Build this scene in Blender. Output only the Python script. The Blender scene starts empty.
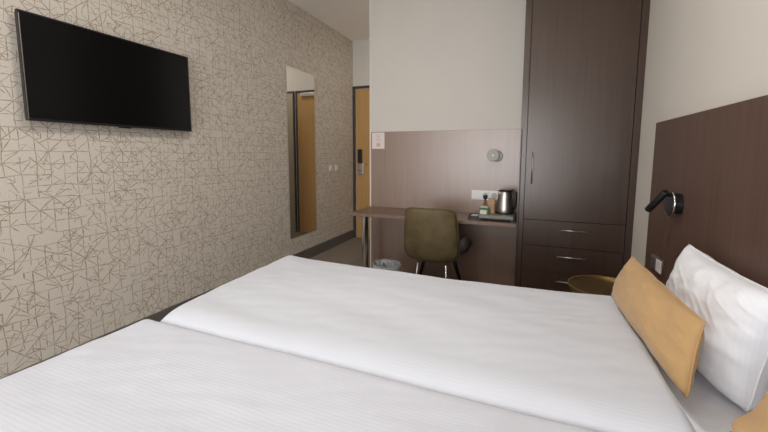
import bpy, bmesh, math, random
from mathutils import Vector, Matrix, noise
random.seed(7)
sc = bpy.context.scene
COL = sc.collection
PI = math.pi

# ------------------------------------------------------------------ node helpers
def srgb(r, g, b):
    def f(c):
        c /= 255.0
        return c / 12.92 if c <= 0.04045 else ((c + 0.055) / 1.055) ** 2.4
    return (f(r), f(g), f(b), 1.0)

class NT:
    """tiny node-tree writer"""
    def __init__(self, mat):
        self.t = mat.node_tree; self.n = self.t.nodes; self.l = self.t.links
    def val(self, sock, v):
        if v is None: return
        if isinstance(v, bpy.types.NodeSocket): self.l.new(v, sock)
        else: sock.default_value = v
    def math(self, op, a, b=None, c=None, clamp=False):
        nd = self.n.new('ShaderNodeMath'); nd.operation = op; nd.use_clamp = clamp
        self.val(nd.inputs[0], a)
        if b is not None: self.val(nd.inputs[1], b)
        if c is not None: self.val(nd.inputs[2], c)
        return nd.outputs[0]
    def comb(self, x, y, z=0.0):
        nd = self.n.new('ShaderNodeCombineXYZ')
        self.val(nd.inputs[0], x); self.val(nd.inputs[1], y); self.val(nd.inputs[2], z)
        return nd.outputs[0]
    def sep(self, v):
        nd = self.n.new('ShaderNodeSeparateXYZ'); self.l.new(v, nd.inputs[0]); return nd.outputs
    def pos(self):
        return self.n.new('ShaderNodeNewGeometry').outputs['Position']
    def obj(self):
        return self.n.new('ShaderNodeTexCoord').outputs['Object']
    def mapping(self, v, scale):
        nd = self.n.new('ShaderNodeMapping'); self.l.new(v, nd.inputs[0]); nd.inputs['Scale'].default_value = scale
        return nd.outputs[0]
    def noise(self, v, scale, detail=3, rough=0.5):
        nd = self.n.new('ShaderNodeTexNoise'); self.l.new(v, nd.inputs['Vector'])
        nd.inputs['Scale'].default_value = scale; nd.inputs['Detail'].default_value = detail
        nd.inputs['Roughness'].default_value = rough
        return nd.outputs
    def white(self, v):
        nd = self.n.new('ShaderNodeTexWhiteNoise'); nd.noise_dimensions = '3D'; self.l.new(v, nd.inputs['Vector'])
        return nd.outputs['Value']
    def mix(self, f, a, b):
        nd = self.n.new('ShaderNodeMix'); nd.data_type = 'RGBA'
        self.val(nd.inputs[0], f); self.val(nd.inputs[6], a); self.val(nd.inputs[7], b)
        return nd.outputs[2]
    def bump(self, h, strength, dist=0.001, normal=None):
        nd = self.n.new('ShaderNodeBump'); self.val(nd.inputs['Height'], h)
        nd.inputs['Strength'].default_value = strength; nd.inputs['Distance'].default_value = dist
        if normal is not None: self.l.new(normal, nd.inputs['Normal'])
        return nd.outputs[0]

def new_mat(name, color=(0.5, 0.5, 0.5, 1), rough=0.5, metal=0.0, spec=0.5, **kw):
    m = bpy.data.materials.new(name); m.use_nodes = True
    b = m.node_tree.nodes['Principled BSDF']
    b.inputs['Base Color'].default_value = color
    b.inputs['Roughness'].default_value = rough
    b.inputs['Metallic'].default_value = metal
    b.inputs['Specular IOR Level'].default_value = spec
    for k, v in kw.items():
        b.inputs[k.replace('_', ' ')].default_value = v
    return m, NT(m), b

def plain(name, rgb, rough=0.5, metal=0.0, spec=0.5, var=0.06, scale=9.0, **kw):
    """near-uniform colour with a faint mottling"""
    m, t, b = new_mat(name, rgb, rough, metal, spec, **kw)
    nz = t.noise(t.obj(), scale, 2)['Fac']
    dark = tuple(c * (1 - var) for c in rgb[:3]) + (1,)
    lite = tuple(min(1, c * (1 + var)) for c in rgb[:3]) + (1,)
    t.l.new(t.mix(nz, dark, lite), b.inputs['Base Color'])
    return m

def wood_veneer(name, dark, lite, rough=0.38, spec=0.5, coat=0.0):
    """brown laminate with fine vertical grain"""
    m, t, b = new_mat(name, dark, rough, 0, spec)
    p = t.pos()
    g1 = t.noise(t.mapping(p, (110, 110, 2.2)), 1.0, 3, 0.6)['Fac']
    g2 = t.noise(t.mapping(p, (28, 28, 0.8)), 1.0, 2, 0.5)['Fac']
    f = t.math('MULTIPLY_ADD', g1, 0.7, t.math('MULTIPLY', g2, 0.35))
    f = t.math('MULTIPLY_ADD', t.math('SUBTRACT', f, 0.52), 2.2, 0.5, clamp=True)
    t.l.new(t.mix(f, dark, lite), b.inputs['Base Color'])
    t.l.new(t.bump(g1, 0.12, 0.0006), b.inputs['Normal'])
    b.inputs['Specular Tint'].default_value = (1.0, 0.92, 0.84, 1)
    b.inputs['Coat Weight'].default_value = coat; b.inputs['Coat Roughness'].default_value = rough
    return m

def linen(name, rgb, stripe=0.0, axis=1, rough=0.85, wr=0.0, period=0.011):
    """bed cotton: optional satin stripe plus soft creases"""
    m, t, b = new_mat(name, rgb, rough, 0, 0.25)
    b.inputs['Sheen Weight'].default_value = 0.15
    p = t.obj()
    xyz = t.sep(p)
    w = t.math('SINE', t.math('MULTIPLY', xyz[axis], 2 * PI / period))
    big = t.noise(t.mapping(p, (3, 5, 5)), 1.6, 4, 0.55)['Fac']
    weave = t.noise(p, 420, 1)['Fac']
    if stripe > 0:
        f = t.math('MULTIPLY_ADD', w, 0.5, 0.5)
        lo = tuple(c * (1 - stripe) for c in rgb[:3]) + (1,)
        t.l.new(t.mix(f, lo, rgb), b.inputs['Base Color'])
        n1 = t.bump(w, 0.13, 0.0006)
    else:
        n1 = t.bump(weave, 0.08, 0.0004)
    n2 = t.bump(big, wr, 0.02, n1)
    t.l.new(n2, b.inputs['Normal'])
    return m

# ------------------------------------------------------------------ materials
WHITE_WALL = plain('painted_wall', srgb(213, 207, 198), 0.8, spec=0.2, var=0.02, scale=3)
CEIL = plain('ceiling_paint', srgb(243, 238, 231), 0.9, spec=0.1, var=0.02, scale=3)
BASEB = plain('grey_skirting', srgb(100, 95, 91), 0.5)
DARK_WOOD = wood_veneer('dark_brown_veneer', srgb(52, 39, 32), srgb(69, 52, 44), 0.29, 0.7, 0.0)
PANEL_WOOD = wood_veneer('taupe_brown_veneer', srgb(122, 96, 81), srgb(142, 114, 97), 0.36, 1.0, 1.0)
HEAD_WOOD = wood_veneer('umber_veneer', srgb(80, 60, 51), srgb(102, 79, 68), 0.45, 0.35)
DESK_WOOD = wood_veneer('desk_top_veneer', srgb(108, 84, 72), srgb(132, 108, 94), 0.36, 0.8)
GAP = plain('shadow_gap_black', srgb(30, 24, 22), 0.7)
DOORM = wood_veneer('light_oak_door', srgb(178, 138, 84), srgb(196, 156, 102), 0.5, 0.3)
FRAMEM = plain('anthracite_frame', srgb(62, 58, 55), 0.5)
STEEL = plain('brushed_steel', (0.50, 0.47, 0.43, 1), 0.36, 1.0, var=0.1, scale=30)
CHROME = plain('chrome', (0.75, 0.74, 0.72, 1), 0.12, 1.0, var=0.02)
BLACK = plain('black_plastic', srgb(26, 25, 25), 0.38)
BLACKG = plain('black_metal', srgb(44, 43, 42), 0.33, 0.6)
SCREEN = plain('tv_screen', srgb(12, 12, 12), 0.20, 0, 0.3, var=0.02)
WPLAST = plain('white_plastic', srgb(228, 226, 222), 0.35, var=0.01)
BRASS = plain('antique_brass', (0.36, 0.255, 0.12, 1), 0.38, 1.0, var=0.12, scale=6)
MUST = linen('mustard_cotton', srgb(180, 145, 99), 0, wr=0.12, rough=0.9)
DUV_A = linen('duvet_satin_stripe', srgb(202, 204, 210), 0.02, 1, wr=0.08, period=0.012)
DUV_B = linen('duvet_satin_stripe_second', srgb(208, 210, 218), 0.035, 1, wr=0.08, period=0.012)
SHEET = linen('fitted_sheet', srgb(238, 239, 243), 0, wr=0.15)
PILW = linen('pillow_cotton', srgb(236, 237, 241), 0.02, 0, wr=0.2, period=0.010)
MATT = plain('mattress_ticking', srgb(205, 203, 200), 0.9)
BASE = plain('divan_fabric', srgb(66, 62, 60), 0.9)
TAG = plain('tag_paper', srgb(228, 214, 206), 0.7, var=0.01)
INK = plain('pink_grey_ink', srgb(196, 172, 166), 0.7)
TEA = plain('green_tea_box', srgb(86, 104, 74), 0.6)
CREAM = plain('cream_paper', srgb(214, 216, 196), 0.6)
KRAFT = plain('kraft_tan', srgb(178, 142, 104), 0.6)
AMBER = plain('amber_glass', srgb(110, 66, 34), 0.2)
SLATE = plain('grey_tray', srgb(128, 126, 118), 0.4)

# chair fabric: worn olive leatherette
OLIVE, t, b = new_mat('olive_leatherette', srgb(92, 86, 60), 0.62, 0, 0.35)
n1 = t.noise(t.obj(), 7, 4, 0.6)['Fac']
t.l.new(t.mix(t.math('MULTIPLY_ADD', t.math('SUBTRACT', n1, .5), 2.2, .5, clamp=True), srgb(86, 74, 48), srgb(112, 98, 68)), b.inputs['Base Color'])
t.l.new(t.bump(t.noise(t.obj(), 160, 2)['Fac'], 0.15, 0.001), b.inputs['Normal'])
SEATM = plain('dark_seat_leatherette', srgb(48, 43, 36), 0.6)

# carpet
CARPET, t, b = new_mat('carpet', srgb(92, 86, 79), 0.95, 0, 0.1)
n1 = t.noise(t.pos(), 240, 2)['Fac']; n2 = t.noise(t.pos(), 6, 2)['Fac']
f = t.math('MULTIPLY_ADD', n1, 0.8, t.math('MULTIPLY', n2, 0.2))
t.l.new(t.mix(f, srgb(112, 103, 93), srgb(150, 139, 126)), b.inputs['Base Color'])
t.l.new(t.bump(n1, 0.4, 0.003), b.inputs['Normal'])

# patterned wallpaper: broken gold-brown strokes that cross in little stars
def make_wallpaper():
    m, t, b = new_mat('line_pattern_wallpaper', srgb(190, 182, 170), 0.7, 0, 0.25)
    p = t.sep(t.pos())
    warp = t.n.new('ShaderNodeTexNoise'); warp.inputs['Scale'].default_value = 5.0; warp.inputs['Detail'].default_value = 1
    t.l.new(t.pos(), warp.inputs['Vector'])
    wc = t.n.new('ShaderNodeSeparateColor'); t.l.new(warp.outputs['Color'], wc.inputs[0])
    Y = t.math('MULTIPLY_ADD', t.math('SUBTRACT', wc.outputs[0], .5), 0.035, p[1])
    Z = t.math('MULTIPLY_ADD', t.math('SUBTRACT', wc.outputs[1], .5), 0.035, p[2])
    S = 0.136
    total = None
    #        angle, spacing factor, segment, keep, offset, halfwidth
    fam = [(0, 0.5, 0.5, 0.80, 0.0), (90, 0.5, 0.5, 0.80, 0.0),
           (45, 0.7071, 0.7071, 0.42, 0.0), (-45, 0.7071, 0.7071, 0.42, 0.0),
           (26.565, 0.4472, 0.5590, 0.22, 0.0), (-26.565, 0.4472, 0.5590, 0.22, 0.0),
           (63.435, 0.4472, 0.5590, 0.22, 0.0), (-63.435, 0.4472, 0.5590, 0.22, 0.0),
           (0, 0.25, 0.25, 0.16, 0.0), (90, 0.25, 0.25, 0.16, 0.0),
           (45, 0.3536, 0.3536, 0.22, 0.0), (-45, 0.3536, 0.3536, 0.22, 0.0)]
    for k, (ang, sp, seg, keep, off) in enumerate(fam):
        a = math.radians(ang); c, s = math.cos(a), math.sin(a)
        along = t.math('DIVIDE', t.math('ADD', t.math('MULTIPLY', Y, c), t.math('MULTIPLY', Z, s)), S * seg)
        across = t.math('DIVIDE', t.math('ADD', t.math('MULTIPLY', Y, -s), t.math('MULTIPLY', Z, c)), S * sp)
        across = t.math('ADD', across, 0.5)
        lane = t.math('FLOOR', across)
        d = t.math('ABSOLUTE', t.math('SUBTRACT', t.math('FRACT', across), 0.5))
        d = t.math('MULTIPLY', d, S * sp)                     # metres from the line
        cell = t.math('FLOOR', along)
        r = t.white(t.comb(cell, lane, float(k) * 3.7 + 0.5))
        fr = t.math('ABSOLUTE', t.math('SUBTRACT', t.math('FRACT', along), 0.5))
        hw = t.math('MULTIPLY_ADD', t.white(t.comb(cell, lane, float(k) + 77.1)), 0.0016, 0.0012)
        hw = t.math('MULTIPLY', hw, t.math('SUBTRACT', 1.25, t.math('MULTIPLY', fr, 0.9)))
        on = t.math('MULTIPLY', t.math('LESS_THAN', d, hw), t.math('LESS_THAN', r, keep))
        total = on if total is None else t.math('MAXIMUM', total, on)
    wear = t.noise(t.pos(), 60, 2)['Fac']
    vis = t.math('MULTIPLY', total, t.math('MULTIPLY_ADD', wear, 1.3, 0.0, clamp=True))
    fine = t.noise(t.mapping(t.pos(), (1, 260, 260)), 1, 1)['Fac']
    speck = t.noise(t.pos(), 130, 2, 0.7)['Fac']
    fine = t.math('MULTIPLY_ADD', t.math('SUBTRACT', t.math('MULTIPLY_ADD', fine, 0.5, t.math('MULTIPLY', speck, 0.5)), 0.5), 2.0, 0.5, clamp=True)
    base = t.mix(fine, srgb(192, 183, 170), srgb(224, 216, 204))
    t.l.new(t.mix(vis, base, srgb(136, 116, 90)), b.inputs['Base Color'])
    t.l.new(t.bump(fine, 0.12, 0.0006), b.inputs['Normal'])
    return m
WALLP = make_wallpaper()

# mirror, clear glass and clear plastic film
MIRROR, t, b = new_mat('mirror_glass', (0.86, 0.86, 0.84, 1), 0.01, 1.0)
GLASS = bpy.data.materials.new('window_glass'); GLASS.use_nodes = True
g = NT(GLASS); g.n.clear()
o_ = g.n.new('ShaderNodeOutputMaterial'); mx = g.n.new('ShaderNodeMixShader'); mx.inputs[0].default_value = 0.06
tr = g.n.new('ShaderNodeBsdfTransparent'); gl = g.n.new('ShaderNodeBsdfGlossy'); gl.inputs['Roughness'].default_value = 0.02
g.l.new(tr.outputs[0], mx.inputs[1]); g.l.new(gl.outputs[0], mx.inputs[2]); g.l.new(mx.outputs[0], o_.inputs[0])
FILM = bpy.data.materials.new('clear_bin_liner'); FILM.use_nodes = True
g = NT(FILM); g.n.clear()
o_ = g.n.new('ShaderNodeOutputMaterial'); mx = g.n.new('ShaderNodeMixShader'); mx.inputs[0].default_value = 0.45
tr = g.n.new('ShaderNodeBsdfTransparent'); tr.inputs[0].default_value = (.8, .82, .83, 1)
gl = g.n.new('ShaderNodeBsdfPrincipled'); gl.inputs['Base Color'].default_value = (.75, .77, .78, 1); gl.inputs['Roughness'].default_value = 0.18
g.l.new(tr.outputs[0], mx.inputs[1]); g.l.new(gl.outputs[0], mx.inputs[2]); g.l.new(mx.outputs[0], o_.inputs[0])

# ------------------------------------------------------------------ mesh helpers
def link(name, bm, mat, parent=None, smooth=False, bevel=0.0, seg=2, subsurf=0, angle=40):
    me = bpy.data.meshes.new(name)
    bmesh.ops.recalc_face_normals(bm, faces=bm.faces[:])
    bm.to_mesh(me); bm.free()
    me.materials.append(mat)
    o = bpy.data.objects.new(name, me); COL.objects.link(o)
    if parent is not None: o.parent = parent
    if smooth:
        for p in me.polygons: p.use_smooth = True
    if bevel > 0:
        md = o.modifiers.new('bevel', 'BEVEL'); md.width = bevel; md.segments = seg; md.limit_method = 'ANGLE'
        md.angle_limit = math.radians(angle)
    if subsurf:
        md = o.modifiers.new('sub', 'SUBSURF'); md.levels = subsurf; md.render_levels = subsurf
    return o

def box(bm, x0, x1, y0, y1, z0, z1):
    vs = [bm.verts.new(p) for p in ((x0,y0,z0),(x1,y0,z0),(x1,y1,z0),(x0,y1,z0),(x0,y0,z1),(x1,y0,z1),(x1,y1,z1),(x0,y1,z1))]
    for f in ((0,3,2,1),(4,5,6,7),(0,1,5,4),(1,2,6,5),(2,3,7,6),(3,0,4,7)):
        bm.faces.new([vs[i] for i in f])
    return bm
def B(x0, x1, y0, y1, z0, z1):
    return box(bmesh.new(), x0, x1, y0, y1, z0, z1)

def frame_of(d):
    d = d.normalized(); up = Vector((0,0,1)) if abs(d.z) < 0.95 else Vector((0,1,0))
    a = d.cross(up).normalized(); return a, d.cross(a).normalized()

def tube(bm, pts, rad, n=16, cap=True):
    """swept round bar; rad is a number or one per point"""
    pts = [Vector(p) for p in pts]
    if not hasattr(rad, '__len__'): rad = [rad] * len(pts)
    rings = []
    a = None
    for i, p in enumerate(pts):
        d = (pts[min(i+1, len(pts)-1)] - pts[max(i-1, 0)])
        if a is None: a, b2 = frame_of(d)
        else:
            dn = d.normalized(); a = (a - dn * a.dot(dn)).normalized(); b2 = dn.cross(a)
        rings.append([bm.verts.new(p + (a*math.cos(2*PI*k/n) + b2*math.sin(2*PI*k/n)) * rad[i]) for k in range(n)])
    for r0, r1 in zip(rings, rings[1:]):
        for k in range(n): bm.faces.new((r0[k], r0[(k+1)%n], r1[(k+1)%n], r1[k]))
    if cap:
        bm.faces.new(rings[0][::-1]); bm.faces.new(rings[-1])
    return bm

def lathe(bm, prof, c=(0,0,0), axis='z', n=40, closed=False):
    """profile of (radius, height)"""
    rings = []
    for r, h in prof:
        ring = []
        for k in range(n):
            t_ = 2*PI*k/n; u, v = r*math.cos(t_), r*math.sin(t_)
            q = {'z': (u, v, h), 'x': (h, u, v), 'y': (u, h, v)}[axis]
            ring.append(bm.verts.new((c[0]+q[0], c[1]+q[1], c[2]+q[2])))
        rings.append(ring)
    for r0, r1 in zip(rings, rings[1:]):
        for k in range(n): bm.faces.new((r0[k], r0[(k+1)%n], r1[(k+1)%n], r1[k]))
    if closed:
        for k in range(n): bm.faces.new((rings[-1][k], rings[-1][(k+1)%n], rings[0][(k+1)%n], rings[0][k]))
    else:
        if prof[0][0] > 1e-5: bm.faces.new(rings[0][::-1])
        if prof[-1][0] > 1e-5: bm.faces.new(rings[-1])
    return bm

def empty(name, loc):
    o = bpy.data.objects.new(name, None); COL.objects.link(o); o.location = loc
    o.empty_display_size = 0.05
    return o
def tag(o, label=None, cat=None, group=None, kind=None):
    if label: o['label'] = label
    if cat: o['category'] = cat
    if group: o['group'] = group
    if kind: o['kind'] = kind
    return o
def thing(name, loc, label, cat, group=None):
    return tag(empty(name, loc), label, cat, group)
def part(name, bm, mat, root, **kw):
    """bm is given in world coordinates; shift to the root's frame"""
    bmesh.ops.translate(bm, verts=bm.verts[:], vec=-world_loc(root))
    return link(name, bm, mat, root, **kw)
def world_loc(o):
    v = Vector(o.location)
    while o.parent: o = o.parent; v += Vector(o.location)
    return v
def struct(name, bm, mat, parent=None, **kw):
    o = link(name, bm, mat, parent, **kw)
    if parent is None: o['kind'] = 'structure'
    return o

# ------------------------------------------------------------------ dimensions (metres)
W, H = 3.35, 3.09            # right wall, ceiling
YB, YP, YE = -2.6, 3.78, 5.16   # window wall, partition face, corridor end
XP = 0.916                   # free edge of the partition
XA = 1.75                    # far side of the hall behind the partition

# ------------------------------------------------------------------ the room
struct('floor', B(-0.1, W+0.1, YB-0.1, YE+0.1, -0.1, 0), CARPET)
struct('ceiling', B(-0.1, W+0.1, YB-0.1, YE+0.1, H, H+0.1), CEIL)
struct('wall_left', B(-0.1, 0, YB-0.1, YE+0.1, 0, H), WALLP)
struct('wall_right', B(W, W+0.1, YB-0.1, YE+0.1, 0, H), WHITE_WALL)
struct('wall_partition', B(XP, W, YP, YP+0.12, 0, H), WHITE_WALL)
struct('wall_hall', B(XA, XA+0.1, YP+0.12, YE, 0, H), WHITE_WALL)
# end wall with two door openings
D1 = (0.05, 1.075, 2.38)      # x0, x1, top of the frame of the room door
D2 = (1.135, 1.70, 2.38)
bm = bmesh.new()
box(bm, 0, D1[0]-0.05, YE, YE+0.1, 0, H) if D1[0] > 0.05 else None
box(bm, 0, XA+0.1, YE, YE+0.1, 2.405, H)
box(bm, 1.09, 1.125, YE, YE+0.1, 0, 2.405)
box(bm, 1.715, XA+0.1, YE, YE+0.1, 0, 2.405)
box(bm, XA+0.1, W, YE, YE+0.1, 0, H)
struct('wall_far', bm, WHITE_WALL)
# window wall with a wide opening
WX0, WX1, WZ0, WZ1 = 0.25, 3.10, 0.30, 2.38
bm = bmesh.new()
box(bm, 0, WX0, YB-0.1, YB, 0, H); box(bm, WX1, W, YB-0.1, YB, 0, H)
box(bm, WX0, WX1, YB-0.1, YB, 0, WZ0); box(bm, WX0, WX1, YB-0.1, YB, WZ1, H)
struct('wall_back', bm, WHITE_WALL)
win = empty('window_1', ((WX0+WX1)/2, YB-0.05, WZ0)); win['kind'] = 'structure'
bm = bmesh.new()
fw = 0.05
box(bm, WX0, WX1, YB-0.09, YB-0.03, WZ0, WZ0+fw); box(bm, WX0, WX1, YB-0.09, YB-0.03, WZ1-fw, WZ1)
for x in (WX0, (WX0+WX1)/2-fw/2, WX1-fw): box(bm, x, x+fw, YB-0.09, YB-0.03, WZ0+fw, WZ1-fw)
part('window_frame', bm, FRAMEM, win, bevel=0.004)
bm = bmesh.new()
box(bm, WX0+fw, (WX0+WX1)/2-fw/2, YB-0.064, YB-0.058, WZ0+fw, WZ1-fw)
box(bm, (WX0+WX1)/2+fw/2, WX1-fw, YB-0.064, YB-0.058, WZ0+fw, WZ1-fw)
part('pane', bm, GLASS, win)
part('window_sill', B(WX0-0.04, WX1+0.04, YB-0.02, YB+0.14, WZ0-0.03, WZ0), WPLAST, win, bevel=0.004)

struct('baseboard_left', B(0, 0.014, YB, YE, 0, 0.134), BASEB, bevel=0.003)
struct('baseboard_right', B(W-0.014, W, YB, 3.10, 0, 0.134), BASEB, bevel=0.003)
struct('baseboard_back', B(0.014, W-0.014, YB, YB+0.014, 0, 0.134), BASEB, bevel=0.003)
struct('trim_1', B(XP-0.006, XP+0.012, YP-0.006, YP, 0, H), plain('edge_profile', srgb(222, 216, 205), 0.6), bevel=0.002)

# room door in the corridor end wall
d1 = empty('door_1', (0.55, YE, 0)); d1['kind'] = 'structure'
bm = bmesh.new()
box(bm, 0.0, 0.045, YE-0.02, YE+0.06, 0, 2.405); box(bm, 1.07, 1.10, YE-0.02, YE+0.06, 0, 2.405)
box(bm, 0.045, 1.07, YE-0.02, YE+0.06, 2.365, 2.405)
part('door_frame', bm, FRAMEM, d1, bevel=0.003)
leaf = part('door_leaf', B(0.052, 1.063, YE-0.012, YE+0.03, 0.006, 2.36), DOORM, d1, bevel=0.002)
part('card_reader', B(0.092, 0.165, YE-0.045, YE-0.012, 1.215, 1.43), BLACK, leaf, bevel=0.008, seg=3)
part('lock_plate', B(0.092, 0.182, YE-0.03, YE-0.012, 1.03, 1.21), STEEL, leaf, bevel=0.006)
bm = bmesh.new(); tube(bm, [(0.125, YE-0.03, 1.10), (0.125, YE-0.075, 1.10)], 0.010)
tube(bm, [(0.115, YE-0.07, 1.10), (0.16, YE-0.072, 1.10), (0.175, YE-0.072, 1.10)], 0.010)
part('door_handle', bm, STEEL, leaf, smooth=True)
bm = bmesh.new(); lathe(bm, [(0, -0.022), (0.012, -0.02), (0.014, -0.008), (0.01, 0)], (0.235, YE-0.012, 1.195), 'y', 20)
part('thumb_turn', bm, plain('copper_knob', (0.4, 0.2, 0.1, 1), 0.35, 0.8), leaf, smooth=True)
bm = B(0.50, 0.98, YE-0.06, YE-0.014, 2.30, 2.355)
part('door_closer', bm, STEEL, leaf, bevel=0.004)
# cupboard door beside it, only seen in the mirror
d2 = empty('door_2', (1.4, YE, 0)); d2['kind'] = 'structure'
bm = bmesh.new()
box(bm, 1.125, 1.155, YE-0.02, YE+0.06, 0, 2.405); box(bm, 1.69, 1.715, YE-0.02, YE+0.06, 0, 2.405)
box(bm, 1.155, 1.69, YE-0.02, YE+0.06, 2.375, 2.405)
part('door_frame', bm, FRAMEM, d2, bevel=0.003)
part('door_leaf', B(1.158, 1.687, YE-0.01, YE+0.03, 0.006, 2.37), plain('putty_door', srgb(176, 166, 144), 0.6), d2, bevel=0.002)

# ------------------------------------------------------------------ television
tv = thing('television', (0.05, 1.623, 1.528), 'wide black flat-screen television hung on the patterned wall', 'television')
ty0, ty1, tz0, tz1 = 1.109, 2.138, 1.528, 2.111
part('back_shell', B(0.028, 0.058, ty0+0.004, ty1-0.004, tz0+0.004, tz1-0.004), BLACK, tv, bevel=0.01)
bm = bmesh.new()
bz = 0.009
box(bm, 0.050, 0.072, ty0, ty0+bz, tz0, tz1); box(bm, 0.050, 0.072, ty1-bz, ty1, tz0, tz1)
box(bm, 0.050, 0.072, ty0+bz, ty1-bz, tz1-bz, tz1); box(bm, 0.050, 0.072, ty0+bz, ty1-bz, tz0, tz0+0.014)
part('bezel', bm, BLACK, tv, bevel=0.0015)
part('screen', B(0.054, 0.0695, ty0+bz, ty1-bz, tz0+0.014, tz1-bz), SCREEN, tv)
tag(part('edge_trim', B(0.0715, 0.0730, ty0+0.0035, ty0+0.0065, tz0+0.006, tz1-0.02), STEEL, tv), 'silver edge strip')
bm = B(0.052, 0.071, 1.585, 1.66, tz0-0.008, tz0+0.001); part('infrared_window', bm, BLACK, tv, bevel=0.002)
part('wall_bracket', B(0.0, 0.03, 1.42, 1.82, 1.66, 1.98), BLACKG, tv, bevel=0.003)

# ------------------------------------------------------------------ wall mirror
mr = thing('wall_mirror', (0.0, 3.75, 0.343), 'tall narrow frameless mirror on the patterned wall reflecting the door', 'mirror')
my0, my1, mz0, mz1 = 3.470, 4.037, 0.343, 2.352
part('backing', B(0.0, 0.006, my0+0.01, my1-0.01, mz0+0.01, mz1-0.01), BLACK, mr)
part('mirror_glass', B(0.006, 0.011, my0, my1, mz0, mz1), MIRROR, mr)

# two little plates beyond the mirror
def wall_switch(yc, label):
    s = thing('light_switch', (0.0, yc, 1.155), label, 'light switch', 'white switches beyond the mirror')
    part('plate', B(0, 0.009, yc-0.04, yc+0.04, 1.115, 1.195), WPLAST, s, bevel=0.003)
    part('rocker', B(0.008, 0.014, yc-0.026, yc+0.026, 1.128, 1.182), WPLAST, s, bevel=0.002)
wall_switch(4.44, 'small white switch plate on patterned wall, the one nearer the mirror')
wall_switch(4.60, 'small white switch plate on patterned wall, the one nearer the door')

# ------------------------------------------------------------------ wall panel, desk
pn = B(0.934, 2.538, YP-0.02, YP, 0.0, 1.600)
tag(link('wall_panel', pn, PANEL_WOOD, bevel=0.0015), 'brown wood-grain panel on the wall behind the desk', 'panel')

dk = thing('desk', (1.73, 3.5, 0), 'narrow brown wall desk with one chrome leg', 'desk')
part('desk_top', B(0.916, 2.535, 3.268, YP-0.021, 0.717, 0.750), DESK_WOOD, dk, bevel=0.002)
bm = bmesh.new(); tube(bm, [(1.045, 3.36, 0.014), (1.045, 3.36, 0.706)], 0.034, 28)
lg = part('leg', bm, CHROME, dk, smooth=True)
md = lg.modifiers.new('es', 'EDGE_SPLIT'); md.split_angle = math.radians(50)
bm = bmesh.new(); lathe(bm, [(0.045, 0), (0.045, 0.008), (0.036, 0.014), (0.0, 0.014)], (1.045, 3.36, 0.0)); part('foot', bm, BLACK, lg, smooth=False)
bm = bmesh.new(); lathe(bm, [(0.0, 0.704), (0.055, 0.706), (0.055, 0.717), (0, 0.717)], (1.045, 3.36, 0)); part('mounting_plate', bm, BLACKG, lg)

# notice on the panel
nt = thing('notice_card', (1.02, YP-0.022, 1.42), 'small white notice card at the top left corner of the desk panel', 'sign')
part('card', B(0.948, 1.100, YP-0.0235, YP-0.0205, 1.412, 1.592), TAG, nt)
bm = bmesh.new()
for z, hw in ((1.566, 0.030), (1.549, 0.024), (1.532, 0.030), (1.515, 0.034), (1.498, 0.028)):
    box(bm, 1.026-hw, 1.026+hw, YP-0.0245, YP-0.0232, z-0.0025, z+0.0025)
box(bm, 1.004, 1.050, YP-0.0245, YP-0.0232, 1.436, 1.476)
tag(part('print', bm, INK, nt), 'faint pinkish print')

# round lamp over the desk
wl = thing('wall_lamp', (2.286, YP-0.02, 1.34), 'small round pale nickel wall lamp above the kettle', 'lamp')
c = (2.286, YP-0.02, 1.340)
NICK = plain('satin_nickel', (0.36, 0.34, 0.30, 1), 0.5, 0.4, var=0.05)
bm = bmesh.new(); lathe(bm, [(0.056, 0.0), (0.056, -0.030), (0.052, -0.034), (0.0, -0.034)], (c[0]+0.024, c[1], c[2]-0.006), 'y', 40)
part('wall_plate', bm, NICK, wl)
bm = bmesh.new(); tube(bm, [(c[0]+0.004, c[1]-0.03, c[2]+0.004), (c[0]-0.002, c[1]-0.075, c[2]+0.004)], 0.011)
part('joint', bm, NICK, wl, smooth=True)
hd = Vector((c[0]-0.006, c[1]-0.072, c[2]+0.003)); dr = Vector((0.12, -1.0, -0.04)).normalized()
bm = bmesh.new(); tube(bm, [hd, hd+dr*0.004, hd+dr*0.03, hd+dr*0.046, hd+dr*0.05], [0.030, 0.040, 0.052, 0.056, 0.053], 32)
part('lamp_head', bm, NICK, wl, smooth=False)
bm = bmesh.new(); tube(bm, [hd+dr*0.049, hd+dr*0.052], 0.010, 20)
tag(part('lens', bm, WPLAST, wl), 'small white lens')

# triple socket plate
so = thing('power_socket', (2.21, YP-0.02, 0.885), 'white three-gang socket plate on the desk panel behind the kettle', 'socket')
part('plate', B(2.075, 2.350, YP-0.030, YP-0.02, 0.888, 0.985), WPLAST, so, bevel=0.003)
for k, xc in enumerate((2.124, 2.212, 2.300)):
    if k == 0:
        part('switch_rocker', B(xc-0.036, xc+0.036, YP-0.036, YP-0.029, 0.900, 0.973), WPLAST, so, bevel=0.002)
    else:
        bm = B(xc-0.036, xc+0.036, YP-0.033, YP-0.029, 0.900, 0.973)
        s_ = part('socket', bm, WPLAST, so, bevel=0.002)
        bm = bmesh.new(); lathe(bm, [(0.027, -0.0335), (0.024, -0.0338), (0.021, -0.0332), (0, -0.0331)], (xc, YP, 0.9365), 'y', 28)
        part('socket_well', bm, plain('socket_shade', srgb(190, 188, 184), 0.5), s_)

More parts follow.
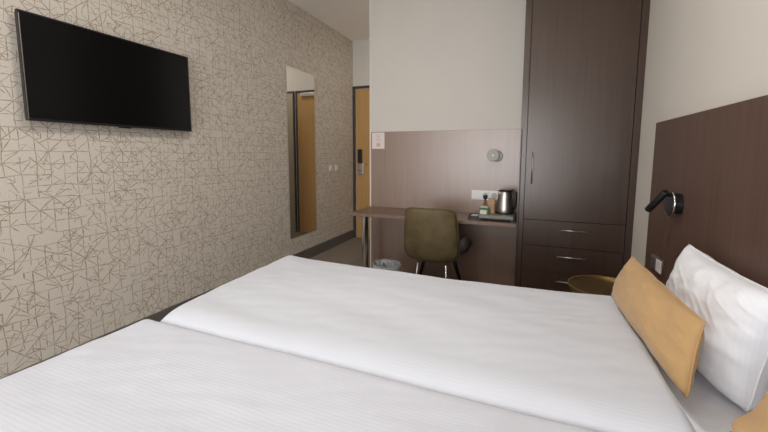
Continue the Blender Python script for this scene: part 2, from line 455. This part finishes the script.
# ------------------------------------------------------------------ tray with kettle set
TZ = 0.750
tr_ = thing('serving_tray', (2.36, 3.45, TZ), 'flat grey serving tray with black underframe on the desk', 'tray')
bm = bmesh.new()
part('tray_board', B(2.205, 2.505, 3.325, 3.62, TZ+0.022, TZ+0.052), SLATE, tr_, bevel=0.004)
bm = bmesh.new()
box(bm, 2.20, 2.51, 3.335, 3.61, TZ+0.012, TZ+0.022)
for x in (2.202, 2.482):
    for y in (3.335, 3.585): box(bm, x, x+0.025, y, y+0.025, TZ, TZ+0.013)
part('underframe', bm, BLACK, tr_, bevel=0.002)
bm = bmesh.new()
box(bm, 2.508, 2.520, 3.335, 3.61, TZ, TZ+0.056)
part('side_rail', bm, BLACKG, tr_, bevel=0.003)

# kettle
KZ = TZ+0.052
kc = (2.418, 3.49)
kt = thing('kettle', (kc[0], kc[1], KZ), 'tapered brushed-steel electric kettle with black handle on the grey tray', 'kettle')
bm = bmesh.new(); lathe(bm, [(0.0, 0), (0.080, 0), (0.083, 0.004), (0.080, 0.014), (0, 0.014)], (kc[0], kc[1], KZ), n=48)
part('power_base', bm, BLACK, kt, smooth=False)
bm = bmesh.new(); lathe(bm, [(0.0, 0.016), (0.078, 0.016), (0.080, 0.022), (0.077, 0.05), (0.071, 0.10), (0.065, 0.15), (0.060, 0.19), (0.058, 0.207), (0.055, 0.212), (0, 0.212)], (kc[0], kc[1], KZ), n=56)
part('body', bm, STEEL, kt, smooth=True).modifiers.new('es', 'EDGE_SPLIT').split_angle = math.radians(60)
bm = bmesh.new(); lathe(bm, [(0.060, 0.205), (0.061, 0.212), (0.05, 0.221), (0.02, 0.224), (0, 0.224)], (kc[0], kc[1], KZ), n=48)
lid = part('lid', bm, BLACK, kt, smooth=True)
bm = bmesh.new()
hp = [(kc[0]+0.045, kc[1]-0.01, KZ+0.214), (kc[0]+0.070, kc[1]-0.015, KZ+0.218), (kc[0]+0.088, kc[1]-0.02, KZ+0.200), (kc[0]+0.092, kc[1]-0.02, KZ+0.14), (kc[0]+0.092, kc[1]-0.02, KZ+0.08), (kc[0]+0.082, kc[1]-0.012, KZ+0.040)]
tube(bm, hp, [0.011, 0.015, 0.016, 0.015, 0.014, 0.009], 14)
part('handle', bm, BLACK, kt, smooth=True)
bm = bmesh.new()
sp = [(-0.050, 0.18), (-0.078, 0.207), (-0.050, 0.209)]
v = []
for dy in (-0.018, 0.018):
    v.append([bm.verts.new((kc[0]-0.035, kc[1]+dy-0.035, KZ+0.17)), bm.verts.new((kc[0]-0.060, kc[1]+dy*0.5-0.045, KZ+0.207)), bm.verts.new((kc[0]-0.035, kc[1]+dy-0.03, KZ+0.209))])
bm.faces.new(v[0]); bm.faces.new(v[1][::-1])
for i in range(3): bm.faces.new((v[0][i], v[0][(i+1)%3], v[1][(i+1)%3], v[1][i]))
part('spout', bm, STEEL, kt, bevel=0.002)

# small bottle, kraft holder, tea box, black caddy at the left
KB = thing('condiment_holder', (2.29, 3.47, KZ), 'tan cardboard holder standing upright beside the kettle', 'holder')
part('holder_box', B(2.272, 2.332, 3.455, 3.510, KZ, KZ+0.135), KRAFT, KB, bevel=0.002)
part('front_pocket', B(2.276, 2.328, 3.444, 3.456, KZ, KZ+0.085), KRAFT, KB, bevel=0.002)
bt = thing('bottle', (2.247, 3.44, KZ), 'small amber bottle with round black cap in front of the socket', 'bottle')
bm = bmesh.new(); lathe(bm, [(0, 0), (0.017, 0), (0.018, 0.01), (0.018, 0.085), (0.012, 0.105), (0.009, 0.115), (0.009, 0.135), (0, 0.135)], (2.247, 3.44, KZ), n=28)
bb = part('bottle_body', bm, AMBER, bt, smooth=True)
bm = bmesh.new(); lathe(bm, [(0.0185, 0.03), (0.0188, 0.032), (0.0188, 0.075), (0.0185, 0.077)], (2.247, 3.44, KZ), n=28)
part('bottle_label', bm, KRAFT, bt, smooth=True)
bm = bmesh.new(); lathe(bm, [(0, 0.132), (0.014, 0.132), (0.020, 0.142), (0.021, 0.158), (0.016, 0.170), (0, 0.173)], (2.247, 3.44, KZ), n=28)
part('cap', bm, BLACK, bt, smooth=True)
tb = thing('tea_box', (2.25, 3.38, KZ), 'small green tea packet holder with pale label on the tray', 'tea box')
part('box_body', B(2.207, 2.290, 3.352, 3.405, KZ, KZ+0.062), TEA, tb, bevel=0.003)
part('label_panel', B(2.213, 2.272, 3.349, 3.353, KZ+0.004, KZ+0.042), CREAM, tb)
bm = bmesh.new()
for i in range(5):
    x = 2.213 + i*0.0145
    box(bm, x, x+0.010, 3.360, 3.398, KZ+0.05, KZ+0.070+0.004*(i % 2))
tag(part('tea_sachets', bm, CREAM, tb), 'pale tea sachets poking out of the top')
cp = thing('sachet_caddy', (2.16, 3.44, TZ), 'low black caddy left of the tray with white sachets in it', 'caddy')
bm = bmesh.new()
box(bm, 2.105, 2.198, 3.36, 3.52, TZ, TZ+0.008)
for a_ in ((2.105, 2.111, 3.36, 3.52), (2.192, 2.198, 3.36, 3.52), (2.111, 2.192, 3.36, 3.366), (2.111, 2.192, 3.514, 3.52)):
    box(bm, a_[0], a_[1], a_[2], a_[3], TZ+0.008, TZ+0.032)
part('caddy_body', bm, BLACK, cp, bevel=0.001)
part('sachets', B(2.122, 2.185, 3.38, 3.50, TZ+0.008, TZ+0.028), CREAM, cp, bevel=0.003)

# ------------------------------------------------------------------ built-in wardrobe
YF = 3.119
wd = thing('wardrobe', (2.94, 3.44, 0), 'tall dark brown wardrobe with one long door over three drawers', 'wardrobe')
X0, X1, XD0, XD1 = 2.5405, W-0.001, 2.589, 3.302
bm = bmesh.new()
box(bm, X0, XD0-0.003, YF, YP-0.021, 0, H-0.002)            # left stile with side
box(bm, XD1+0.003, X1, YF, YP-0.021, 0, H-0.002)
box(bm, XD0-0.003, XD1+0.003, YF, YP-0.021, 2.90, H-0.002)
box(bm, XD0-0.003, XD1+0.003, YF+0.02, YP-0.021, 0, 0.085)
part('carcass', bm, DARK_WOOD, wd)
bm = bmesh.new()
box(bm, XD0-0.003, XD1+0.003, YF+0.028, YF+0.04, 0.085, 2.90)
part('gap_shade_sheet', bm, GAP, wd)  # black sheet close behind the fronts, puts the shade of the joints in as colour
part('shadow_gap_strip', B(X0+0.007, X0+0.014, YF-0.001, YF+0.004, 0, 1.555), GAP, wd)  # thin black strip paints the dark line of a shadow gap
dr0 = part('door', B(XD0+0.001, XD1-0.001, YF+0.001, YF+0.021, 0.8255, 2.897), DARK_WOOD, wd, bevel=0.001)
def bar_handle(root, p0, p1, off=0.028, over=0.03, r=0.0045):
    p0, p1 = Vector(p0), Vector(p1); d = (p1-p0).normalized()
    bm = bmesh.new()
    tube(bm, [p0+Vector((0,-off,0)), p1+Vector((0,-off,0))], r, 12)
    for q in (p0+d*over, p1-d*over):
        tube(bm, [q+Vector((0, 0, 0)), q+Vector((0, -off, 0))], r*0.9, 10)
    return part('handle', bm, STEEL, root, smooth=True)
bar_handle(dr0, (2.637, YF+0.001, 1.118), (2.637, YF+0.001, 1.365))
for (z0, z1, zh) in ((0.6145, 0.8215, 0.757), (0.403, 0.610, 0.541), (0.192, 0.399, 0.338)):
    dw = part('drawer', B(XD0+0.001, XD1-0.001, YF+0.001, YF+0.021, z0, z1), DARK_WOOD, wd, bevel=0.001)
    bar_handle(dw, (2.848, YF+0.001, zh), (3.050, YF+0.001, zh), over=0.035)
part('plinth', B(XD0, XD1, YF+0.004, YF+0.021, 0.0, 0.188), DARK_WOOD, wd, bevel=0.001)

# ------------------------------------------------------------------ desk chair
def superpt(u, v, p=4.0):
    """map the square [-1,1]^2 to a rounded square"""
    m_ = max(abs(u), abs(v))
    if m_ < 1e-9: return 0, 0
    l = (abs(u)**p + abs(v)**p) ** (1/p)
    k = m_ / l
    return u*k, v*k

ch = thing('desk_chair', (1.81, 3.25, 0), 'olive green upholstered chair with dark legs tucked at the desk', 'chair')
cxx = 1.815
def back_point(u, v, side):
    """u across, v up, side -1 = outer face toward the bed"""
    a, b_ = superpt(u, v, 9.0 if v > 0 else 6.5)
    hw = 0.234 + 0.030*(0.5 - 0.5*b_) 
    z = 0.627 + b_*0.252 + (-(a*a)*0.008 if b_ > 0 else (a*a)*0.022*(-b_))
    bow = 0.070*(a*a)                                # sides wrap round towards the seat
    lean = -0.055*(b_*0.5+0.5) + 0.03*max(0, -b_)**2
    edge = max(abs(u), abs(v))
    th = 0.026*(1-edge**6)**0.5 + 0.004 if edge < 1 else 0.0
    y = 3.062 + lean + bow + side*th
    return (cxx + a*hw + 0.006*b_*0, y, z)
N = 28
bm = bmesh.new()
gr = {}
for s_ in (-1, 1):
    for i in range(N+1):
        for j in range(N+1):
            u, v = -1+2*i/N, -1+2*j/N
            if s_ == 1 and (i in (0, N) or j in (0, N)): gr[s_, i, j] = gr[-1, i, j]
            else: gr[s_, i, j] = bm.verts.new(back_point(u, v, s_))
for s_ in (-1, 1):
    for i in range(N):
        for j in range(N):
            q = [gr[s_, i, j], gr[s_, i+1, j], gr[s_, i+1, j+1], gr[s_, i, j+1]]
            bm.faces.new(q if s_ == -1 else q[::-1])
bk = part('backrest', bm, OLIVE, ch, smooth=True)
pts = []
for k in range(96):
    t_ = k/96*4
    e = int(t_); f_ = t_-e
    u, v = [(-1+2*f_, -1), (1, -1+2*f_), (1-2*f_, 1), (-1, 1-2*f_)][e]
    pts.append(Vector(back_point(u, v, 0)))
def loop_tube(bm, pts, r, n=8):
    rings = []
    m_ = len(pts)
    for i, p in enumerate(pts):
        d = (pts[(i+1) % m_] - pts[i-1]).normalized(); yv = Vector((0, 1, 0))
        a = d.cross(yv).normalized(); b2 = d.cross(a)
        rings.append([bm.verts.new(p + (a*math.cos(2*PI*k/n)+b2*math.sin(2*PI*k/n))*r) for k in range(n)])
    for i in range(m_):
        r0, r1 = rings[i], rings[(i+1) % m_]
        for k in range(n): bm.faces.new((r0[k], r0[(k+1)%n], r1[(k+1)%n], r1[k]))
bm = bmesh.new(); loop_tube(bm, pts, 0.0045); part('piping', bm, OLIVE, bk, smooth=True)
# seat: a shallow bucket with raised sides
bm = bmesh.new()
N = 24
gr = {}
for s_ in (-1, 1):
    for i in range(N+1):
        for j in range(N+1):
            u, v = -1+2*i/N, -1+2*j/N
            a, b_ = superpt(u, v, 4.5)
            edge = max(abs(u), abs(v))
            th = (0.034+0.035*abs(a)**3)*(max(0, 1-edge**7))**0.5
            zc = 0.455 + (0.20 if s_ == 1 else 0.07)*abs(a)**2.6*(0.62-0.38*b_) - 0.012*(b_ > 0.6)*(b_-0.6)
            pt = (cxx + 0.02 + a*(0.305 - 0.01*b_), 3.372 + b_*0.235, zc + s_*th)
            if s_ == 1 and (i in (0, N) or j in (0, N)): gr[s_, i, j] = gr[-1, i, j]
            else: gr[s_, i, j] = bm.verts.new(pt)
for s_ in (-1, 1):
    for i in range(N):
        for j in range(N):
            q = [gr[s_, i, j], gr[s_, i+1, j], gr[s_, i+1, j+1], gr[s_, i, j+1]]
            bm.faces.new(q[::-1] if s_ == -1 else q)
tag(part('seat', bm, SEATM, ch, smooth=True), 'dark upholstered seat')
bm = bmesh.new()
box(bm, cxx-0.13, cxx+0.13, 3.12, 3.15, 0.392, 0.406); box(bm, cxx-0.13, cxx+0.13, 3.40, 3.43, 0.392, 0.406)
box(bm, cxx-0.13, cxx-0.10, 3.15, 3.40, 0.392, 0.406); box(bm, cxx+0.10, cxx+0.13, 3.15, 3.40, 0.392, 0.406)
part('seat_frame', bm, BLACKG, ch)
for sx, sy in ((-1, -1), (1, -1), (-1, 1), (1, 1)):
    bm = bmesh.new()
    top = Vector((cxx+0.01+sx*0.125, 3.27+sy*0.14, 0.405)); bot = Vector((cxx+0.01+sx*(0.16 if sy < 0 else 0.235), 3.27+sy*0.20, 0.0))
    tube(bm, [top, top.lerp(bot, 0.5), bot], [0.011, 0.010, 0.008] if sy < 0 else [0.022, 0.018, 0.012], 14)
    lg_ = part('leg', bm, CHROME if sy < 0 else BLACKG, ch, smooth=True)  # chrome on the near pair stands in for highlights along dark legs
    if sy < 0: lg_['label'] = 'slim dark leg, its highlight put in as chrome'

# ------------------------------------------------------------------ waste bin with clear liner
bx, by = 1.365, 3.17
bn = thing('waste_bin', (bx, by, 0), 'round dark waste bin under the left end of the desk', 'waste bin')
bm = bmesh.new(); lathe(bm, [(0, 0.004), (0.10, 0.004), (0.103, 0.0), (0.105, 0.01), (0.132, 0.275), (0.136, 0.282), (0.132, 0.284), (0.128, 0.276), (0.10, 0.012), (0, 0.012)], (bx, by, 0), n=48)
part('bin_body', bm, STEEL, bn, smooth=True)
bm = bmesh.new()
rings = []
prof = [(0.141, 0.245), (0.141, 0.285), (0.134, 0.291), (0.122, 0.27), (0.112, 0.18), (0.098, 0.03), (0.0, 0.022)]
n = 72
for j, (r, h) in enumerate(prof):
    ring = []
    for k in range(n):
        a = 2*PI*k/n
        amp = [0.003, 0.003, 0.005, 0.012, 0.014, 0.010, 0][j]
        w = noise.noise(Vector((math.cos(a)*5+j*.3, math.sin(a)*5, j*0.7)))
        rr = r + amp*w*1.6; hh = h + (0.010*noise.noise(Vector((math.cos(a)*4, math.sin(a)*4, 9.1+j))) if j < 4 else 0)
        ring.append(bm.verts.new((bx+rr*math.cos(a), by+rr*math.sin(a), hh)))
    rings.append(ring)
for r0, r1 in zip(rings, rings[1:]):
    for k in range(n): bm.faces.new((r0[k], r0[(k+1)%n], r1[(k+1)%n], r1[k]))
tag(part('liner', bm, FILM, bn, smooth=True), 'crumpled clear plastic liner')
bm = bmesh.new()     # bunched film at the far rim
for q in range(5):
    cx0 = bx-0.05+0.024*q; pts = []
    for i in range(8):
        f_ = i/7
        pts.append((cx0+0.02*math.sin(f_*5+q), by+0.04+0.03*math.cos(f_*4+q*1.7), 0.20+0.10*math.sin(f_*PI)))
    tube(bm, pts, [0.004+0.014*math.sin((i+.5)/8*PI) for i in range(8)], 8)
part('liner_fold', bm, FILM, bn, smooth=True)

# ------------------------------------------------------------------ bedside table (round brass tray top)
tx, tyy, th_ = 3.065, 2.345, 0.585
st = thing('side_table', (tx, tyy, 0), 'round brass tray-top side table between bed and wardrobe', 'side table')
R0 = 0.205
bm = bmesh.new(); lathe(bm, [(0, th_-0.022), (R0-0.006, th_-0.022), (R0, th_-0.016), (R0, th_+0.002), (R0-0.004, th_+0.004), (R0-0.008, th_+0.001), (R0-0.009, th_-0.012), (0, th_-0.013)], (tx, tyy, 0), n=72)
part('tray_top', bm, BRASS, st, smooth=True).modifiers.new('es', 'EDGE_SPLIT').split_angle = math.radians(40)
bm = bmesh.new(); tube(bm, [(tx, tyy, 0.012), (tx, tyy, th_-0.022)], 0.014, 20); part('column', bm, BRASS, st, smooth=True)
bm = bmesh.new(); lathe(bm, [(0, 0), (0.14, 0), (0.142, 0.008), (0.135, 0.013), (0, 0.014)], (tx, tyy, 0), n=48); part('base', bm, BRASS, st)

# ------------------------------------------------------------------ headboard
HX = 3.31
hb = thing('headboard', (3.33, 1.2, 0), 'wide dark brown wood-grain headboard panel along the wall', 'headboard')
part('panel', B(HX, W-0.001, -0.30, 2.633, 0.0, 1.539), HEAD_WOOD, hb, bevel=0.0015)

# reading lamp on the headboard
rl = thing('reading_lamp', (HX, 2.15, 1.11), 'black reading lamp with round mount and swivel tube on the headboard', 'lamp')
lc = (HX, 2.165, 1.108)
bm = bmesh.new(); lathe(bm, [(0.052, 0.0), (0.052, -0.034), (0, -0.034)], lc, 'x', 40); part('mount', bm, BLACKG, rl)
bm = bmesh.new(); lathe(bm, [(0.040, -0.034), (0.062, -0.035), (0.064, -0.038), (0.064, -0.043), (0.060, -0.045), (0.0, -0.045)], lc, 'x', 48)
dsc = part('disc', bm, BLACKG, rl)
bm = bmesh.new(); lathe(bm, [(0.0635, -0.034), (0.0660, -0.035), (0.0660, -0.043), (0.0635, -0.044)], lc, 'x', 56, closed=True)
tag(part('rim', bm, CHROME, dsc, smooth=True), 'bright chrome rim')
bm = bmesh.new(); tube(bm, [(HX-0.044, 2.175, 1.148), (HX-0.070, 2.150, 1.158)], 0.009, 16); part('joint', bm, BLACKG, rl, smooth=True)
bm = bmesh.new()
p0, p1 = Vector((3.240, 2.130, 1.168)), Vector((3.194, 2.215, 1.064))
tube(bm, [p0, p0.lerp(p1, 0.02), p0.lerp(p1, 0.98), p1], [0.014, 0.0165, 0.0165, 0.0155], 24)
hd_ = part('lamp_head', bm, BLACKG, rl, smooth=True); hd_.modifiers.new('es', 'EDGE_SPLIT').split_angle = math.radians(50)

# socket pair on the headboard
sk = thing('bedside_socket', (HX, 2.40, 0.70), 'silver-grey double switch and socket plate on the headboard below the reading lamp', 'socket')
part('plate', B(HX-0.010, HX, 2.300, 2.482, 0.692, 0.783), STEEL, sk, bevel=0.002)
GREYP = plain('grey_plastic', srgb(128, 124, 120), 0.3, 0.5)
bm = B(HX-0.016, HX-0.009, 2.402, 2.472, 0.704, 0.772); part('rocker', bm, GREYP, sk, bevel=0.002)
bm = B(HX-0.016, HX-0.009, 2.312, 2.382, 0.704, 0.772); part('socket', bm, WPLAST, sk, bevel=0.003)

# ------------------------------------------------------------------ beds
def bed(y0, y1, label):
    b_ = thing('bed', ((1.27+HX)/2, (y0+y1)/2, 0), label, 'bed', 'twin beds pushed together')
    part('bed_base', B(1.29, HX-0.005, y0+0.01, y1-0.01, 0.10, 0.38), BASE, b_, bevel=0.015, seg=3)
    m_ = part('mattress', B(1.28, HX-0.004, y0+0.005, y1-0.005, 0.38, 0.60), MATT, b_, bevel=0.04, seg=4)
    for x in (1.36, 3.22):
        for y in (y0+0.08, y1-0.08):
            bm = bmesh.new(); tube(bm, [(x, y, 0), (x, y, 0.10)], [0.022, 0.028], 16)
            part('leg', bm, BLACK, b_)
    # fitted sheet with a few pulled folds
    bm = bmesh.new()
    nx, ny = 90, 44
    V = {}
    for i in range(nx+1):
        for j in range(ny+1):
            x = 1.275 + (HX-0.003-1.275)*i/nx; y = y0+0.002 + (y1-y0-0.004)*j/ny
            e = min(x-1.275, y-y0-0.002, y1-0.002-y)
            z = 0.626 - 0.03*max(0, 1-e/0.05)**2
            z += 0.004*noise.noise(Vector((x*3, y*14, 1.3))) + 0.0025*noise.noise(Vector((x*7, y*30, 4.3)))
            V[i, j] = bm.verts.new((x, y, z))
    for i in range(nx):
        for j in range(ny): bm.faces.new((V[i, j], V[i+1, j], V[i+1, j+1], V[i, j+1]))
    # skirt
    rim = [V[i, 0] for i in range(nx+1)] + [V[nx, j] for j in range(1, ny+1)] + [V[i, ny] for i in range(nx-1, -1, -1)] + [V[0, j] for j in range(ny-1, 0, -1)]
    low = [bm.verts.new((v_.co.x, v_.co.y, 0.40)) for v_ in rim]
    for k in range(len(rim)):
        k2 = (k+1) % len(rim); bm.faces.new((rim[k], low[k], low[k2], rim[k2]))
    part('fitted_sheet', bm, SHEET, b_, smooth=True)
    return b_
YS = 0.945     # where the two beds meet
bed(YS+0.003, 1.845, 'single bed with white linen, the one nearer the desk')
bed(0.045, YS-0.003, 'single bed with white linen, the one in the foreground')

def duvet(name, x0, x1, y0, y1, ztop, label, mat, near_r, far_r, near_drop, far_drop, seed, foot_drop=0.34, crown=0.012, skew=0.0):
    """puffed cover: grid with rounded borders that turn down over the sides"""
    bm = bmesh.new()
    nx, ny = 150, 90
    foot_r = 0.055
    # arc-length style parameter lists (position, drop) across each direction
    def prof(a0, a1, r0, d0, r1, d1, n):
        """list of (pos, dz, edge weight) from a0 (drop d0) to a1 (drop d1)"""
        out = []
        k0 = 9
        for q in range(5): out.append((a0, -(d0) + (d0-r0)*q/5.0 if d0 > r0 else -d0, 1))
        for q in range(k0+1):
            t_ = PI/2*q/k0
            out.append((a0 + r0*(1-math.cos(t_)), -min(r0, d0)*(1-math.sin(t_)), 1-q/k0))
        m_ = n
        for q in range(1, m_):
            out.append((a0+r0+(a1-r1-a0-r0)*q/m_, 0, 0))
        for q in range(k0, -1, -1):
            t_ = PI/2*q/k0
            out.append((a1 - r1*(1-math.cos(t_)), -min(r1, d1)*(1-math.sin(t_)), 1-q/k0))
        for q in range(4, -1, -1): out.append((a1, -(d1) + (d1-r1)*q/5.0 if d1 > r1 else -d1, 1))
        return out
    PX = prof(x0, x1, foot_r, foot_drop, 0.035, 0.060, nx)
    PY = prof(y0, y1, near_r, near_drop, far_r, far_drop, ny)
    G = []
    for i, (x, dx, ex) in enumerate(PX):
        row = []
        for j, (y, dy, ey) in enumerate(PY):
            # soften the foot corners
            fx = (x-x0)/(x1-x0); fy = (y-y0)/(y1-y0)
            z = ztop - math.hypot(dx, dy) if near_drop > 0.1 or dy == 0 else ztop + dx + dy*(1+dx/foot_r) if (dx > -foot_r and dy > -max(near_r, far_r)) else ztop + min(dx, dy)
            z += crown*math.sin(PI*min(1, max(0, fy)))*math.sin(PI*min(1, max(0, fx*0.9+0.05)))
            big = noise.noise(Vector((x*1.7+seed, y*2.3, seed*1.3)))
            mid = noise.noise(Vector((x*3.2+seed*2, y*7.5+x*1.5, seed)))
            fine = noise.noise(Vector((x*9+seed, y*20-x*6, seed*.7)))
            inner = 1 - max(ex, ey)*0.6
            z += (0.008*big + 0.0045*mid + 0.0016*fine)*inner
            xx = x + 0.010*noise.noise(Vector((y*3+seed, z*4, 2.2)))*ex
            xx += skew*(1-fy)*(1-fx)**2
            if far_drop > 0.1: yy0 = -0.055*max(0, fy-0.3)/0.7*math.sin(PI*min(1, max(0, fx)))**0.8
            else: yy0 = 0.0
            yy = yy0 + y + 0.009*noise.noise(Vector((x*3.1+seed, z*5, 7.7)))*ey
            row.append(bm.verts.new((xx, yy, z)))
        G.append(row)
    for i in range(len(G)-1):
        for j in range(len(G[0])-1):
            bm.faces.new((G[i][j], G[i+1][j], G[i+1][j+1], G[i][j+1]))
    o = link(name, bm, mat, smooth=True)
    md = o.modifiers.new('thick', 'SOLIDIFY'); md.thickness = 0.006; md.offset = -1
    return tag(o, label, 'duvet', 'duvets on the twin beds')
duvet('duvet', 1.195, 3.012, YS-0.008, 1.900, 0.716, 'white striped duvet on the bed nearer the desk, slightly higher', DUV_A, 0.11, 0.10, 0.050, 0.36, 3.1, skew=0.055)
duvet('duvet', 1.168, 3.020, 0.01, YS+0.004, 0.690, 'white striped duvet on the foreground bed, slightly lower', DUV_B, 0.09, 0.05, 0.36, 0.034, 11.4)

# ------------------------------------------------------------------ pillows and cushions
def pillow_mesh(TF, TN, BN, BF, thick, N=60, pinch=0.05, wr=0.012, seed=0.0, power=2.6, wf=5.0, round_=0.03, pb=None, crease=0.0):
    """stuffed rectangle spanned by four corners; seam at the border"""
    TF, TN, BN, BF = map(Vector, (TF, TN, BN, BF))
    nrm = (TN-TF).cross(BF-TF).normalized()
    if nrm.x > 0: nrm = -nrm                       # +side faces the room
    bm = bmesh.new(); g_ = {}
    mid = (TF+TN+BN+BF)/4
    for s_ in (1, -1):
        for i in range(N+1):
            for j in range(N+1):
                u, v = -1+2*i/N, -1+2*j/N
                # borders sag inward between the corners
                a = u*(1-pinch*(1-v*v)); b2 = v*(1-pinch*(1-u*u))
                # slightly rounded corners
                cr = (round_ if v > 0 else 0.0)*(abs(u)*abs(v))**6
                a *= 1-cr; b2 *= 1-cr
                U, Vv = (a+1)/2, (b2+1)/2
                P = (TF*(1-U)+TN*U)*(1-Vv) + (BF*(1-U)+BN*U)*Vv
                h = (max(0, 1-abs(u)**power)*max(0, 1-abs(v)**(pb if (pb and v > 0) else power)))**0.5
                w = noise.noise(Vector((u*wf*0.35+seed, v*wf*0.35, s_*2.0)))*wr*1.3 + noise.noise(Vector((u*wf+seed, v*wf*0.5+u*2, s_*3.1+seed)))*wr
                if crease:
                    q_ = noise.noise(Vector((u*1.0+v*1.6+seed*3, (v-u)*3.6, s_+seed)))
                    q2 = noise.noise(Vector((u*2.1-v*1.1+seed, (v+u*.6)*5.5, s_+seed*2)))
                    w += crease*(1-abs(q_)*4 if abs(q_) < 0.25 else 0)*0.8 + crease*0.6*q2
                rad = noise.noise(Vector((math.atan2(v, u)*3.2+seed, 0.3, 5)))*wr*1.2*max(abs(u), abs(v))**3
                P = P + nrm*(s_*(h*thick/2) + (w+rad)*min(1, h*3))
                if s_ == -1 and (i in (0, N) or j in (0, N)): g_[s_, i, j] = g_[1, i, j]
                else: g_[s_, i, j] = bm.verts.new(P)
    for s_ in (1, -1):
        for i in range(N):
            for j in range(N):
                q = [g_[s_, i, j], g_[s_, i+1, j], g_[s_, i+1, j+1], g_[s_, i, j+1]]
                bm.faces.new(q if s_ == 1 else q[::-1])
    seam = [g_[1, i, 0].co.copy() for i in range(N)] + [g_[1, N, j].co.copy() for j in range(N)] + [g_[1, i, N].co.copy() for i in range(N, 0, -1)] + [g_[1, 0, j].co.copy() for j in range(N, 0, -1)]
    return bm, seam

def make_pillow(name, corners, thick, mat, label, cat, group, **kw):
    bm, seam = pillow_mesh(*corners, thick, **kw)
    c_ = sum((Vector(p) for p in corners), Vector())/4
    root = thing(name, (c_.x, c_.y, min(p[2] for p in corners)), label, cat, group)
    part('cover', bm, mat, root, smooth=True)
    bm = bmesh.new(); loop_tube(bm, seam, 0.0028, 6)
    part('seam', bm, mat, root, smooth=True)
    return root
def off(cs, dy): return [(x, y+dy, z) for x, y, z in cs]

PC = [(3.238, 1.810, 0.982), (3.228, 1.140, 0.995), (3.195, 1.205, 0.640), (3.185, 1.800, 0.640)]
make_pillow('pillow', PC, 0.18, PILW, 'white pillow leaning on the headboard behind the whole mustard cushion', 'pillow', 'white pillows at the headboard', seed=2.4, wr=0.005, wf=3.2, round_=0.06, pb=9, power=2.9, pinch=0.075, crease=0.0042)
make_pillow('pillow', off(PC, -0.93), 0.15, PILW, 'white pillow of the foreground bed leaning on the headboard', 'pillow', 'white pillows at the headboard', seed=8.9, wr=0.005, wf=3.2, round_=0.06, pb=9, power=2.9, pinch=0.075, crease=0.0042)
CC = [(3.030, 1.745, 0.925), (3.065, 1.165, 0.905), (3.032, 1.125, 0.698), (2.975, 1.800, 0.732)]
make_pillow('cushion', CC, 0.12, MUST, 'mustard yellow cushion leaning on the white pillow, shown whole', 'cushion', 'mustard cushions', seed=5.2, wr=0.005, pinch=0.035, power=2.0, crease=0.0015)
make_pillow('cushion', off(CC, -0.93), 0.13, MUST, 'mustard yellow cushion cut off at the bottom right corner', 'cushion', 'mustard cushions', seed=1.7, wr=0.006, pinch=0.035)

# ------------------------------------------------------------------ light: daylight through the window, added fill lamps on the ceiling
world = bpy.data.worlds.new('overcast_sky'); sc.world = world; world.use_nodes = True
wn = world.node_tree
bg = wn.nodes['Background']
bg.inputs[0].default_value = (0.925, 0.975, 1.045, 1); bg.inputs[1].default_value = 13.0

def area(name, loc, rot, sx, sy, power, col):
    l = bpy.data.lights.new(name, 'AREA'); l.shape = 'RECTANGLE'; l.size = sx; l.size_y = sy; l.energy = power; l.color = col
    o = bpy.data.objects.new(name, l); COL.objects.link(o); o.location = loc; o.rotation_euler = rot
    return o
pt = area('daylight_portal', ((WX0+WX1)/2, YB-0.12, (WZ0+WZ1)/2), (PI/2, 0, 0), WX1-WX0, WZ1-WZ0, 1, (1, 1, 1))
pt.data.cycles.is_portal = True

# fill lamps on the ceiling outside the frame, added to lift the light
def ceiling_fill_lamp(x, y, power, label):
    r = thing('ceiling_fill_lamp', (x, y, H-0.05), label, 'lamp', 'added round ceiling fill lamps')
    bm = bmesh.new(); lathe(bm, [(0, H), (0.14, H), (0.14, H-0.05), (0.13, H-0.055), (0.125, H-0.05), (0, H-0.05)], (x, y, 0), n=48)
    part('housing', bm, WPLAST, r)
    l = bpy.data.lights.new('fill_light', 'AREA'); l.shape = 'DISK'; l.size = 0.24; l.energy = power; l.color = (1.0, 0.965, 0.93)
    o = bpy.data.objects.new('fill_light', l); COL.objects.link(o); o.parent = r; o.location = (0, 0, -0.008)
ceiling_fill_lamp(1.32, 4.5, 9, 'added round white ceiling fill lamp in the hall by the door')
ceiling_fill_lamp(1.9, 1.35, 32, 'added round white ceiling fill lamp between bed and desk')
ceiling_fill_lamp(1.9, -0.6, 16, 'added round white ceiling fill lamp above the beds')

# ------------------------------------------------------------------ camera
cam = bpy.data.cameras.new('camera'); co = bpy.data.objects.new('camera', cam); COL.objects.link(co)
yaw, pitch, roll = -0.3843, 0.1053, 0.0022
F = Vector((math.sin(yaw)*math.cos(pitch), math.cos(yaw)*math.cos(pitch), -math.sin(pitch)))
Rr = Vector((math.cos(yaw), -math.sin(yaw), 0)); Uu = Rr.cross(F)
R = Rr*math.cos(roll) + Uu*math.sin(roll); U = Uu*math.cos(roll) - Rr*math.sin(roll)
M = Matrix((R, U, -F)).transposed().to_4x4(); M.translation = Vector((2.6153, 0.0, 1.3461))
co.matrix_world = M
cam.sensor_fit = 'HORIZONTAL'; cam.sensor_width = 36; cam.lens = 358.14/768*36
cam.shift_x = 0.0; cam.shift_y = (192.5-216)/768
cam.clip_start = 0.02
sc.camera = co

vs = sc.view_settings
vs.view_transform = 'Standard'; vs.look = 'None'; vs.gamma = 1.0; vs.exposure = -0.60; vs.use_curve_mapping = False
sc.cycles.use_denoising = True
sc.cycles.max_bounces = 14; sc.cycles.diffuse_bounces = 8; sc.cycles.transparent_max_bounces = 12
